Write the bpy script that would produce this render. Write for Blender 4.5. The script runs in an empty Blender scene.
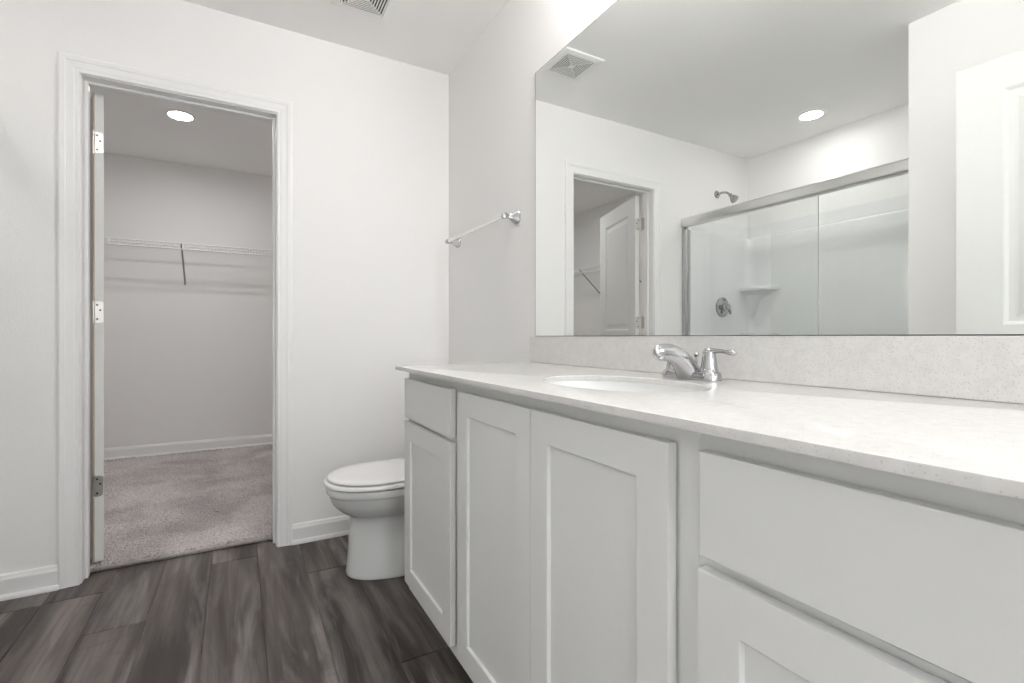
import bpy, bmesh, math, random
from mathutils import Vector, Matrix
import numpy as np
PI = math.pi
random.seed(7)
S = bpy.context.scene
COL = S.collection

# ------------------------------------------------------------------ camera, world, exposure
H_EYE = 0.984
cam_d = bpy.data.cameras.new('camera')
cam = bpy.data.objects.new('camera', cam_d); COL.objects.link(cam)
cam.location = (0, 0, H_EYE)
cam.rotation_euler = (PI/2, 0, -math.radians(29.3))
cam_d.sensor_width = 36.0
cam_d.lens = 488/1024*36.0
cam_d.shift_y = -4.5/1024
cam_d.clip_start = 0.02
S.camera = cam

L_VANITY, L_SHOWER, L_CLOSET, L_FILL = 80.0, 44.0, 132.0, 150.0   # emission of the lamps; the last is for fill lamps added behind the camera
S.view_settings.view_transform = 'Standard'
S.view_settings.look = 'None'
S.view_settings.gamma = 1.0
S.view_settings.exposure = 0.85
S.view_settings.use_curve_mapping = False
w = bpy.data.worlds.new('sky'); S.world = w; w.use_nodes = True
w.node_tree.nodes['Background'].inputs[0].default_value = (0.93, 0.955, 1.0, 1)
w.node_tree.nodes['Background'].inputs[1].default_value = 2.8
S.cycles.max_bounces = 14
S.cycles.diffuse_bounces = 7
S.cycles.glossy_bounces = 8
S.cycles.transparent_max_bounces = 16
S.cycles.sample_clamp_indirect = 6.0
S.cycles.blur_glossy = 0.5

# ------------------------------------------------------------------ room numbers (metres)
XR = 1.022      # mirror wall
YB = 2.54       # back wall (front face)
WT = 0.115      # its thickness
ZC = 2.44       # ceiling
XS = -1.61      # far shower wall
XL = -0.686      # short left wall beside the entry
YL = 1.078      # where it ends and the shower starts
YC = 4.93       # closet back wall
XCL, XCR = -1.50, 0.90
YREAR = -1.9
DX0, DX1, DZ = -0.545, 0.155, 2.03      # closet door opening

# ------------------------------------------------------------------ materials
def nmat(name):
    m = bpy.data.materials.new(name); m.use_nodes = True
    return m, m.node_tree.nodes, m.node_tree.links
def pm(name, col, rough=0.5, metal=0.0, spec=0.5, bump=0.0, bscale=200, var=0.0, coat=0.0):
    """plain procedural material: a faint noise in the colour, an optional fine bump"""
    m, n, l = nmat(name); b = n['Principled BSDF']
    b.inputs['Roughness'].default_value = rough
    b.inputs['Metallic'].default_value = metal
    b.inputs['Specular IOR Level'].default_value = spec
    b.inputs['Coat Weight'].default_value = coat
    tc = n.new('ShaderNodeTexCoord')
    ns = n.new('ShaderNodeTexNoise'); ns.inputs['Scale'].default_value = 3.0
    l.new(tc.outputs['Object'], ns.inputs['Vector'])
    mx = n.new('ShaderNodeMix'); mx.data_type = 'RGBA'
    l.new(ns.outputs['Fac'], mx.inputs[0])
    mx.inputs[6].default_value = (*[c*(1-var) for c in col], 1)
    mx.inputs[7].default_value = (*[min(1, c*(1+var)) for c in col], 1)
    l.new(mx.outputs[2], b.inputs['Base Color'])
    if bump:
        n2 = n.new('ShaderNodeTexNoise'); n2.inputs['Scale'].default_value = bscale
        l.new(tc.outputs['Object'], n2.inputs['Vector'])
        bp = n.new('ShaderNodeBump'); bp.inputs['Strength'].default_value = bump
        bp.inputs['Distance'].default_value = 0.002
        l.new(n2.outputs['Fac'], bp.inputs['Height']); l.new(bp.outputs['Normal'], b.inputs['Normal'])
    return m
def emis(name, col, s):
    m, n, l = nmat(name); n.remove(n['Principled BSDF'])
    e = n.new('ShaderNodeEmission'); e.inputs[0].default_value = (*col, 1); e.inputs[1].default_value = s
    l.new(e.outputs[0], n['Material Output'].inputs[0]); return m

M_WALL = pm('wall_paint', (0.875, 0.866, 0.857), 0.75, spec=0.25, bump=0.25, bscale=260, var=0.006)
M_CEIL = pm('ceiling_paint', (0.935, 0.928, 0.915), 0.85, spec=0.2, bump=0.2, bscale=220, var=0.006)
M_TRIM = pm('trim_paint', (0.865, 0.862, 0.855), 0.35, spec=0.5, var=0.004)
M_DOOR = pm('door_paint', (0.74, 0.745, 0.73), 0.55, spec=0.25, bump=0.05, bscale=120, var=0.004)
M_CAB = pm('cabinet_paint', (0.80, 0.805, 0.795), 0.42, spec=0.4, bump=0.03, bscale=300, var=0.005)
M_PORC = pm('porcelain', (0.80, 0.81, 0.80), 0.08, spec=0.6, coat=0.3, var=0.002)
M_SEAT = pm('seat_plastic', (0.86, 0.855, 0.85), 0.2, spec=0.5, var=0.002)
M_ACRY = pm('surround_acrylic', (0.82, 0.83, 0.835), 0.18, spec=0.5, var=0.003)
M_CHROME = pm('chrome', (0.50, 0.50, 0.51), 0.07, metal=1.0, var=0.0)
M_NICKEL = pm('brushed_nickel', (0.74, 0.74, 0.72), 0.28, metal=1.0, bump=0.03, bscale=400, var=0.03)
M_HINGE = pm('hinge_metal', (0.60, 0.58, 0.55), 0.3, metal=1.0, var=0.03)
M_BAR = pm('satin_bar', (0.80, 0.79, 0.78), 0.22, metal=1.0, var=0.0)
M_DARK = pm('dark_recess', (0.03, 0.03, 0.03), 0.8)
M_GRILLE = pm('grille_plastic', (0.90, 0.90, 0.88), 0.45)
M_GBACK = pm('grille_backing', (0.05, 0.05, 0.05), 0.8)
M_WIRE = pm('wire_vinyl', (0.86, 0.86, 0.87), 0.35)
M_BRACE = pm('brace_steel', (0.30, 0.29, 0.28), 0.5)
M_RAW = pm('raw_wood_edge', (0.46, 0.37, 0.23), 0.7, var=0.1)
M_SEAL = pm('edge_seal', (0.52, 0.55, 0.54), 0.3)
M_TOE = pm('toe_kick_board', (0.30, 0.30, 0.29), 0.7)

def quartz():
    m, n, l = nmat('quartz'); b = n['Principled BSDF']
    b.inputs['Roughness'].default_value = 0.16; b.inputs['Specular IOR Level'].default_value = 0.5
    tc = n.new('ShaderNodeTexCoord')
    base = n.new('ShaderNodeTexNoise'); base.inputs['Scale'].default_value = 60; base.inputs['Detail'].default_value = 4
    l.new(tc.outputs['Object'], base.inputs['Vector'])
    r0 = n.new('ShaderNodeValToRGB'); r0.color_ramp.elements[0].color = (0.665, 0.655, 0.642, 1); r0.color_ramp.elements[1].color = (0.71, 0.70, 0.687, 1)
    r0.color_ramp.elements[0].position = 0.35; r0.color_ramp.elements[1].position = 0.65
    l.new(base.outputs['Fac'], r0.inputs[0])
    v = n.new('ShaderNodeTexVoronoi'); v.inputs['Scale'].default_value = 330; v.inputs['Randomness'].default_value = 1
    l.new(tc.outputs['Object'], v.inputs['Vector'])
    lt = n.new('ShaderNodeMath'); lt.operation = 'LESS_THAN'; lt.inputs[1].default_value = 0.30
    l.new(v.outputs['Distance'], lt.inputs[0])
    sp = n.new('ShaderNodeSeparateColor'); l.new(v.outputs['Color'], sp.inputs[0])
    gt = n.new('ShaderNodeMath'); gt.operation = 'GREATER_THAN'; gt.inputs[1].default_value = 0.78
    l.new(sp.outputs[0], gt.inputs[0])
    mu = n.new('ShaderNodeMath'); mu.operation = 'MULTIPLY'; l.new(lt.outputs[0], mu.inputs[0]); l.new(gt.outputs[0], mu.inputs[1])
    mx = n.new('ShaderNodeMix'); mx.data_type = 'RGBA'; l.new(mu.outputs[0], mx.inputs[0])
    l.new(r0.outputs[0], mx.inputs[6]); mx.inputs[7].default_value = (0.54, 0.53, 0.51, 1)
    l.new(mx.outputs[2], b.inputs['Base Color']); return m
M_QUARTZ = quartz()

def glass_thin(name, tint, refl=0.06):
    m, n, l = nmat(name); n.remove(n['Principled BSDF'])
    t = n.new('ShaderNodeBsdfTransparent'); t.inputs[0].default_value = (*tint, 1)
    g = n.new('ShaderNodeBsdfGlossy'); g.inputs['Roughness'].default_value = 0.01
    ly = n.new('ShaderNodeLayerWeight'); ly.inputs[0].default_value = 0.5
    pw = n.new('ShaderNodeMath'); pw.operation = 'POWER'; pw.inputs[1].default_value = 5.0; l.new(ly.outputs['Facing'], pw.inputs[0])
    lw = n.new('ShaderNodeMapRange'); lw.inputs[3].default_value = 0.035; lw.inputs[4].default_value = 0.8; l.new(pw.outputs[0], lw.inputs[0])
    mx = n.new('ShaderNodeMixShader')
    l.new(lw.outputs[0], mx.inputs[0]); l.new(t.outputs[0], mx.inputs[1]); l.new(g.outputs[0], mx.inputs[2])
    l.new(mx.outputs[0], n['Material Output'].inputs[0]); return m
M_GLASS = glass_thin('shower_glass', (0.985, 0.99, 0.987))
M_PANE = glass_thin('window_glass', (0.97, 0.98, 0.98))

def mirror_mat():
    m, n, l = nmat('mirror_silver'); n.remove(n['Principled BSDF'])
    g = n.new('ShaderNodeBsdfGlossy'); g.inputs['Roughness'].default_value = 0.0; g.inputs[0].default_value = (0.925, 0.945, 0.93, 1)
    l.new(g.outputs[0], n['Material Output'].inputs[0]); return m
M_MIRROR = mirror_mat()

def plank_mat():
    m, n, l = nmat('vinyl_plank'); b = n['Principled BSDF']
    b.inputs['Specular IOR Level'].default_value = 0.3
    tc = n.new('ShaderNodeTexCoord'); at = n.new('ShaderNodeAttribute'); at.attribute_name = 'plank'
    sc = n.new('ShaderNodeVectorMath'); sc.operation = 'SCALE'; sc.inputs[3].default_value = 37.0
    l.new(at.outputs['Vector'], sc.inputs[0])
    ad = n.new('ShaderNodeVectorMath'); l.new(tc.outputs['Object'], ad.inputs[0]); l.new(sc.outputs[0], ad.inputs[1])
    def noise(sx, sy, scale, detail, dist=0.0, rough=0.55):
        mp = n.new('ShaderNodeMapping'); mp.inputs['Scale'].default_value = (sx, sy, 1); l.new(ad.outputs[0], mp.inputs[0])
        t = n.new('ShaderNodeTexNoise'); t.inputs['Scale'].default_value = scale; t.inputs['Detail'].default_value = detail
        t.inputs['Distortion'].default_value = dist; t.inputs['Roughness'].default_value = rough
        l.new(mp.outputs[0], t.inputs['Vector']); return t.outputs['Fac']
    def mixc(f, a, c):
        x = n.new('ShaderNodeMix'); x.data_type = 'RGBA'; l.new(f, x.inputs[0])
        for s_, v_ in ((6, a), (7, c)):
            if isinstance(v_, tuple): x.inputs[s_].default_value = (*v_, 1)
            else: l.new(v_, x.inputs[s_])
        return x.outputs[2]
    def ramp(f, p0, p1):
        r = n.new('ShaderNodeMapRange'); r.inputs[1].default_value = p0; r.inputs[2].default_value = p1; l.new(f, r.inputs[0]); return r.outputs[0]
    big = ramp(noise(9, 0.8, 1.0, 4, 0.5), 0.38, 0.62)          # broad light and dark bands
    fine = ramp(noise(60, 2.6, 1.0, 5, 0.3, 0.65), 0.30, 0.72)   # grain
    cloud = ramp(noise(10, 1.4, 1.0, 4, 0.7), 0.50, 0.72)         # greyer clouds
    c = mixc(big, (0.050, 0.040, 0.037), (0.198, 0.173, 0.163))
    c = mixc(cloud, c, (0.29, 0.268, 0.258))
    dk = n.new('ShaderNodeMix'); dk.data_type = 'RGBA'; dk.blend_type = 'MULTIPLY'; dk.inputs[0].default_value = 1
    l.new(c, dk.inputs[6])
    g = mixc(fine, (0.55, 0.53, 0.51), (1.15, 1.15, 1.15)); l.new(g, dk.inputs[7])
    # short cross-grain figure marks
    mp = n.new('ShaderNodeMapping'); mp.inputs['Scale'].default_value = (10, 46, 1); mp.inputs['Rotation'].default_value = (0, 0, 0.5); l.new(ad.outputs[0], mp.inputs[0])
    t = n.new('ShaderNodeTexNoise'); t.inputs['Scale'].default_value = 1.0; t.inputs['Detail'].default_value = 2; l.new(mp.outputs[0], t.inputs['Vector'])
    fig = ramp(t.outputs['Fac'], 0.58, 0.75)
    msk = ramp(noise(5, 2.2, 1.0, 2), 0.50, 0.62)
    mm = n.new('ShaderNodeMath'); mm.operation = 'MULTIPLY'; l.new(fig, mm.inputs[0]); l.new(msk, mm.inputs[1])
    m2 = n.new('ShaderNodeMath'); m2.operation = 'MULTIPLY'; m2.inputs[1].default_value = 0.45; l.new(mm.outputs[0], m2.inputs[0])
    c2 = mixc(m2.outputs[0], dk.outputs[2], (0.07, 0.056, 0.052))
    # each plank its own tone
    tone = n.new('ShaderNodeMix'); tone.data_type = 'RGBA'; tone.blend_type = 'MULTIPLY'; tone.inputs[0].default_value = 1
    sp = n.new('ShaderNodeSeparateXYZ'); l.new(at.outputs['Vector'], sp.inputs[0])
    mr = n.new('ShaderNodeMapRange'); mr.inputs[3].default_value = 0.8; mr.inputs[4].default_value = 1.2; l.new(sp.outputs[2], mr.inputs[0])
    l.new(c2, tone.inputs[6]); l.new(mr.outputs[0], tone.inputs[7])
    l.new(tone.outputs[2], b.inputs['Base Color'])
    rr = n.new('ShaderNodeMapRange'); rr.inputs[3].default_value = 0.36; rr.inputs[4].default_value = 0.52; l.new(fine, rr.inputs[0]); l.new(rr.outputs[0], b.inputs['Roughness'])
    bp = n.new('ShaderNodeBump'); bp.inputs['Strength'].default_value = 0.15; bp.inputs['Distance'].default_value = 0.001
    l.new(fine, bp.inputs['Height']); l.new(bp.outputs[0], b.inputs['Normal'])
    return m
M_PLANK = plank_mat()

def carpet_mat():
    m, n, l = nmat('carpet_pile'); b = n['Principled BSDF']
    b.inputs['Roughness'].default_value = 0.95; b.inputs['Specular IOR Level'].default_value = 0.1
    b.inputs['Sheen Weight'].default_value = 0.2
    tc = n.new('ShaderNodeTexCoord')
    a = n.new('ShaderNodeTexNoise'); a.inputs['Scale'].default_value = 230; a.inputs['Detail'].default_value = 3; l.new(tc.outputs['Object'], a.inputs['Vector'])
    c = n.new('ShaderNodeTexNoise'); c.inputs['Scale'].default_value = 2.6; c.inputs['Detail'].default_value = 4; c.inputs['Distortion'].default_value = 0.6; l.new(tc.outputs['Object'], c.inputs['Vector'])
    r = n.new('ShaderNodeMapRange'); r.inputs[1].default_value = 0.3; r.inputs[2].default_value = 0.7; l.new(a.outputs['Fac'], r.inputs[0])
    x = n.new('ShaderNodeMix'); x.data_type = 'RGBA'; l.new(r.outputs[0], x.inputs[0])
    x.inputs[6].default_value = (0.34, 0.305, 0.30, 1); x.inputs[7].default_value = (0.82, 0.765, 0.76, 1)
    r2 = n.new('ShaderNodeMapRange'); r2.inputs[1].default_value = 0.38; r2.inputs[2].default_value = 0.62; r2.inputs[3].default_value = 0.78; r2.inputs[4].default_value = 1.08; l.new(c.outputs['Fac'], r2.inputs[0])
    y = n.new('ShaderNodeMix'); y.data_type = 'RGBA'; y.blend_type = 'MULTIPLY'; y.inputs[0].default_value = 1
    l.new(x.outputs[2], y.inputs[6]); l.new(r2.outputs[0], y.inputs[7]); l.new(y.outputs[2], b.inputs['Base Color'])
    return m
M_CARPET = carpet_mat()

# ------------------------------------------------------------------ helpers
def root_loc(p):
    v = Vector((0, 0, 0))
    while p is not None:
        v += Vector(p.location); p = p.parent
    return v
def obj(name, bm, m, parent=None, smooth=None, local=False, kind=None):
    me = bpy.data.meshes.new(name)
    bmesh.ops.recalc_face_normals(bm, faces=bm.faces)
    if parent is not None and not local:
        bmesh.ops.translate(bm, verts=bm.verts, vec=-root_loc(parent))
    bm.to_mesh(me); bm.free()
    me.materials.append(m)
    if smooth is not None:
        for p in me.polygons: p.use_smooth = True
        me.set_sharp_from_angle(angle=math.radians(smooth))
    o = bpy.data.objects.new(name, me); COL.objects.link(o)
    if parent is not None: o.parent = parent
    if kind: o['kind'] = kind
    return o
def thing(name, label, cat, loc=(0, 0, 0), rz=0, group=None):
    o = bpy.data.objects.new(name, None); COL.objects.link(o)
    o.location = loc; o.rotation_euler = (0, 0, rz); o['label'] = label; o['category'] = cat
    if group: o['group'] = group
    return o
def tag(o, label, cat, group=None, kind=None):
    o['label'] = label; o['category'] = cat
    if group: o['group'] = group
    if kind: o['kind'] = kind
    return o
def box(bm, x0, x1, y0, y1, z0, z1, bev=0.0, seg=2):
    vs = [bm.verts.new((x, y, z)) for z in (z0, z1) for (x, y) in ((x0, y0), (x1, y0), (x1, y1), (x0, y1))]
    fs = [bm.faces.new([vs[i] for i in f]) for f in ((3, 2, 1, 0), (4, 5, 6, 7), (0, 1, 5, 4), (1, 2, 6, 5), (2, 3, 7, 6), (3, 0, 4, 7))]
    if bev > 0:
        es = list({e for f in fs for e in f.edges})
        bmesh.ops.bevel(bm, geom=es, offset=bev, segments=seg, profile=0.5, affect='EDGES')
    return vs
def loft(bm, rings, closed=True, cap0=True, cap1=True, loop=False):
    R = [[bm.verts.new(p) for p in r] for r in rings]
    n = len(R[0]); k = len(R)
    for i in range(k if loop else k-1):
        a, b = R[i], R[(i+1) % k]
        for j in range(n if closed else n-1):
            bm.faces.new((a[j], a[(j+1) % n], b[(j+1) % n], b[j]))
    if not loop:
        if cap0: bm.faces.new(R[0][::-1])
        if cap1: bm.faces.new(R[-1])
def tube(bm, pts, r, seg=12, ry=None):
    """round (or elliptical) tube through points; r is a number or one per point"""
    P = [Vector(p) for p in pts]; rings = []
    up = None
    for i, p in enumerate(P):
        t = ((P[min(i+1, len(P)-1)] - P[max(i-1, 0)])).normalized()
        if up is None:
            up = Vector((0, 0, 1)) if abs(t.z) < 0.9 else Vector((0, 1, 0))
        u = (up - t*up.dot(t)).normalized(); s = t.cross(u); up = u
        ra = r[i] if isinstance(r, (list, tuple)) else r
        rb = (ry[i] if isinstance(ry, (list, tuple)) else ry) if ry is not None else ra
        rings.append([p + u*ra*math.cos(2*PI*j/seg) + s*rb*math.sin(2*PI*j/seg) for j in range(seg)])
    loft(bm, rings)
def lathe(bm, prof, M=Matrix.Identity(4), seg=40, cap0=True, cap1=True):
    """prof: (radius, height) along local z, placed by M"""
    rings = [[M @ Vector((r*math.cos(2*PI*j/seg), r*math.sin(2*PI*j/seg), h)) for j in range(seg)] for r, h in prof]
    loft(bm, rings, cap0=cap0, cap1=cap1)
def T(x, y, z, axis=None, ang=0):
    m = Matrix.Translation((x, y, z))
    return m @ Matrix.Rotation(ang, 4, axis) if axis else m
def slab(bm, W, H, TH, panels, steps, f, both=True, u0=0.0, v0=0.0):
    """door slab: width u, height v, depth w (0 front .. TH back); panels are rects pressed in by steps [(inset, depth)]"""
    us = sorted({u0, u0+W, *[p[0] for p in panels], *[p[2] for p in panels]})
    vs = sorted({v0, v0+H, *[p[1] for p in panels], *[p[3] for p in panels]})
    cache = {}
    def V(u, v, w):
        k = (round(u, 5), round(v, 5), round(w, 5))
        if k not in cache: cache[k] = bm.verts.new(f(u, v, w))
        return cache[k]
    for side in (0, 1):
        w0 = 0.0 if side == 0 else TH
        sg = 1 if side == 0 else -1
        for i in range(len(us)-1):
            for j in range(len(vs)-1):
                a, b, c, d = us[i], vs[j], us[i+1], vs[j+1]
                inp = any(p[0]-1e-6 <= a and c <= p[2]+1e-6 and p[1]-1e-6 <= b and d <= p[3]+1e-6 for p in panels)
                if inp and (side == 0 or both): continue
                q = [V(a, b, w0), V(c, b, w0), V(c, d, w0), V(a, d, w0)]
                bm.faces.new(q)
        if side == 0 or both:
            for p in panels:
                prev = None
                for k, (ins, dep) in enumerate(steps):
                    w = w0 + sg*dep
                    q = [V(p[0]+ins, p[1]+ins, w), V(p[2]-ins, p[1]+ins, w), V(p[2]-ins, p[3]-ins, w), V(p[0]+ins, p[3]-ins, w)]
                    if prev:
                        for e in range(4):
                            bm.faces.new((prev[e], prev[(e+1) % 4], q[(e+1) % 4], q[e]))
                    prev = q
                bm.faces.new(prev)
    for i in range(len(us)-1):
        for v in (vs[0], vs[-1]):
            bm.faces.new((V(us[i], v, 0), V(us[i+1], v, 0), V(us[i+1], v, TH), V(us[i], v, TH)))
    for j in range(len(vs)-1):
        for u in (us[0], us[-1]):
            bm.faces.new((V(u, vs[j], 0), V(u, vs[j+1], 0), V(u, vs[j+1], TH), V(u, vs[j], TH)))

# ------------------------------------------------------------------ the room shell
def planks():
    bm = bmesh.new(); lay = bm.loops.layers.float_vector.new('plank')
    joints = {-3: 2.412, -2: 2.095, -1: 1.50, 0: 2.475, 1: 1.40, 2: 2.188, 3: 1.45}
    rnd = random.Random(11); X0 = -0.100; Wp = 0.176; L = 1.22; g = 0.0016
    base = box(bm, XS-0.05, XR+0.05, YREAR-0.05, YB+0.098, -0.06, -0.003)
    for k in range(-9, 7):
        x0 = X0+k*Wp; x1 = x0+Wp
        if x1 < XS-0.03 or x0 > XR+0.03: continue
        j = joints.get(k, rnd.uniform(0, L)); j -= L*math.ceil((j-(YREAR-0.05))/L)
        while j < YB+0.098:
            y0, y1 = max(j, YREAR-0.05), min(j+L, YB+0.098)
            val = Vector((rnd.random(), rnd.random(), rnd.random()))
            if y1-y0 > 0.01:
                n0 = len(bm.faces)
                bm.faces.ensure_lookup_table()
                ct = 0.0011
                lo = [(x0+g, y0+g), (x1-g, y0+g), (x1-g, y1-g), (x0+g, y1-g)]
                hi = [(x0+g+ct, y0+g+ct), (x1-g-ct, y0+g+ct), (x1-g-ct, y1-g-ct), (x0+g+ct, y1-g-ct)]
                a = [bm.verts.new((*p, -0.003)) for p in lo]; b = [bm.verts.new((*p, -0.001)) for p in lo]; c = [bm.verts.new((*p, 0)) for p in hi]
                fs = [bm.faces.new(c)]
                for i in range(4):
                    fs.append(bm.faces.new((a[i], a[(i+1) % 4], b[(i+1) % 4], b[i])))
                    fs.append(bm.faces.new((b[i], b[(i+1) % 4], c[(i+1) % 4], c[i])))
                for f in fs:
                    for lp in f.loops: lp[lay] = val
            j += L
    return obj('floor', bm, M_PLANK, kind='structure')
planks()

def walls():
    bm = bmesh.new(); box(bm, XR, XR+0.1, YREAR, YB, 0, ZC); obj('wall_right', bm, M_WALL, kind='structure')
    bm = bmesh.new()
    jx0, jx1, jz = DX0-0.018, DX1+0.018, DZ+0.018
    box(bm, XS-0.1, jx0, YB, YB+WT, 0, ZC); box(bm, jx1, XR+0.1, YB, YB+WT, 0, ZC); box(bm, jx0, jx1, YB, YB+WT, jz, ZC)
    obj('wall_back', bm, M_WALL, kind='structure')
    bm = bmesh.new()
    box(bm, XS-0.1, XS, YL-0.1, YB, 0, ZC)
    obj('wall_shower', bm, M_WALL, kind='structure')
    bm = bmesh.new()   # the short wall by the entry with its return into the shower
    box(bm, XL-0.1, XL, YREAR, YL, 0, ZC, 0.004, 2)
    box(bm, XS, XL-0.1, YL-0.1, YL, 0, ZC)
    obj('wall_left', bm, M_WALL, kind='structure')
    bm = bmesh.new()
    box(bm, XL, XL+0.205, -0.17, -0.055, 0, ZC)
    obj('wall_entry', bm, M_WALL, kind='structure')
    bm = bmesh.new()   # rear wall with an opening for the added window
    y0, y1 = YREAR-0.12, YREAR
    box(bm, XL-0.1, -0.40, y0, y1, 0, ZC); box(bm, 0.85, XR+0.1, y0, y1, 0, ZC)
    box(bm, -0.40, 0.85, y0, y1, 0, 0.75); box(bm, -0.40, 0.85, y0, y1, 2.1, ZC)
    obj('wall_rear', bm, M_WALL, kind='structure')
    # closet shell
    bm = bmesh.new(); box(bm, XCL-0.1, XCR+0.1, YC, YC+0.1, 0, ZC); obj('wall_closet_back', bm, M_WALL, kind='structure')
    bm = bmesh.new(); box(bm, XCL-0.1, XCL, YB+WT, YC, 0, ZC); obj('wall_closet_left', bm, M_WALL, kind='structure')
    bm = bmesh.new(); box(bm, XCR, XCR+0.1, YB+WT, YC, 0, ZC); obj('wall_closet_right', bm, M_WALL, kind='structure')
    bm = bmesh.new(); box(bm, XS-0.1, XR+0.1, YREAR-0.12, YC+0.1, ZC, ZC+0.08); obj('ceiling', bm, M_CEIL, kind='structure')
walls()

# window added behind the camera as a broad soft daylight source
wn = bpy.data.objects.new('added_window_1', None); COL.objects.link(wn); wn.location = (0.225, YREAR-0.06, 0.75); wn['kind'] = 'structure'
bm = bmesh.new(); yy = YREAR-0.06
for a in ((-0.40, -0.36, 0.75, 2.1), (0.81, 0.85, 0.75, 2.1), (-0.36, 0.81, 0.75, 0.79), (-0.36, 0.81, 2.06, 2.1), (-0.36, 0.81, 1.41, 1.44)):
    box(bm, a[0], a[1], yy-0.03, yy+0.03, a[2], a[3])
obj('window_frame', bm, M_TRIM, wn)
bm = bmesh.new(); box(bm, -0.36, 0.81, yy-0.003, yy+0.003, 0.79, 2.06); obj('pane', bm, M_PANE, wn)

pl = bpy.data.lights.new('window_portal', 'AREA'); pl.shape = 'RECTANGLE'; pl.size = 1.25; pl.size_y = 1.35; pl.cycles.is_portal = True
po = bpy.data.objects.new('window_portal', pl); COL.objects.link(po); po.location = (0.225, YREAR-0.13, 1.425); po.rotation_euler = (PI/2, 0, PI)

# baseboards with shoe moulding: profile (out from the wall, height)
BB = [(0, 0), (0.024, 0), (0.024, 0.008), (0.020, 0.016), (0.013, 0.019), (0.013, 0.072), (0.0105, 0.079), (0.0085, 0.082), (0.0085, 0.086), (0.005, 0.091), (0.0, 0.093)]
def baseboard(name, p0, p1, nrm, z0=0.0):
    bm = bmesh.new(); nn = Vector((*nrm, 0))
    loft(bm, [[Vector((*p, z0))+nn*a+Vector((0, 0, h)) for a, h in BB] for p in (p0, p1)])
    return obj(name, bm, M_TRIM, kind='structure')
baseboard('baseboard_back_left', (-0.842, YB), (-0.6105, YB), (0, -1))
baseboard('baseboard_back_right', (0.2235, YB), (XR, YB), (0, -1))
baseboard('baseboard_right', (XR, YB-0.024), (XR, 1.655), (-1, 0))
baseboard('baseboard_left', (XL, YL), (XL, -0.05), (1, 0))
baseboard('baseboard_closet_back', (XCL, YC), (XCR, YC), (0, -1), 0.012)
baseboard('baseboard_closet_left', (XCL, YB+WT), (XCL, YC-0.024), (1, 0), 0.012)
baseboard('baseboard_closet_right', (XCR, YB+WT), (XCR, YC-0.024), (-1, 0), 0.012)

# closet doorway: jamb, casing, open two-panel door with three hinges
CAS = [(0.0, 0.0), (0.0, 0.009), (0.004, 0.0115), (0.014, 0.0115), (0.018, 0.013), (0.040, 0.0145), (0.044, 0.0165), (0.056, 0.0175), (0.062, 0.0165), (0.065, 0.013), (0.065, 0.0)]
d1 = bpy.data.objects.new('door_1', None); COL.objects.link(d1); d1.location = (-0.19, YB+WT/2, 0); d1['kind'] = 'structure'
bm = bmesh.new()
ci, cz = 0.004, DZ+0.004
loft(bm, [[(DX0-ci-a, YB-t, 0) for a, t in CAS], [(DX0-ci-a, YB-t, cz+a) for a, t in CAS],
          [(DX1+ci+a, YB-t, cz+a) for a, t in CAS], [(DX1+ci+a, YB-t, 0) for a, t in CAS]])
obj('casing', bm, M_TRIM, d1)
bm = bmesh.new()
box(bm, DX0-0.018, DX0, YB, YB+WT, 0, DZ+0.018); box(bm, DX1, DX1+0.018, YB, YB+WT, 0, DZ+0.018); box(bm, DX0, DX1, YB, YB+WT, DZ, DZ+0.018)
obj('jamb', bm, M_TRIM, d1)
bm = bmesh.new(); ys0, ys1 = YB+0.042, YB+0.074
box(bm, DX0, DX0+0.011, ys0, ys1, 0, DZ, 0.002); box(bm, DX1-0.011, DX1, ys0, ys1, 0, DZ, 0.002); box(bm, DX0+0.011, DX1-0.011, ys0, ys1, DZ-0.011, DZ, 0.002)
obj('door_stop', bm, M_TRIM, d1)
# slab, built in its own axes: u along the door, w thickness; hinge at the origin
PIV = Vector((DX0+0.0125, YB+WT+0.004, 0)); ANG = math.radians(90+18.3)
STEPS = [(0, 0), (0.004, 0.001), (0.014, 0.009), (0.030, 0.009), (0.040, 0.0075), (0.052, 0.003)]
def door_slab(parent, W, loc, rz, H=2.0, z0=0.018, TH=0.035, st=0.115, zm=1.035):
    bm = bmesh.new()
    pans = [(st, z0+0.20, W-st, z0+0.83), (st, zm, W-st, z0+H-0.115)]
    slab(bm, W, H, TH, pans, STEPS, lambda u, v, w: Vector((u, w, v)), True, 0.0, z0)
    o = obj('door_slab', bm, M_DOOR, parent, local=True)
    o.location = loc-Vector(parent.location); o.rotation_euler = (0, 0, rz)
    return o
# closed, the slab would lie along +x with its thickness towards -y; opened it swings by ANG into the closet
sl = door_slab(d1, DX1-DX0-0.006, PIV, ANG, H=1.986, z0=0.032)
for v in sl.data.vertices: v.co.y -= 0.035; v.co.x += 0.002
bm = bmesh.new(); box(bm, 0.0012, 0.0024, -0.0042, -0.0003, 0.033, 2.017)      # unpainted strip along the slab's hinge edge
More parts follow.
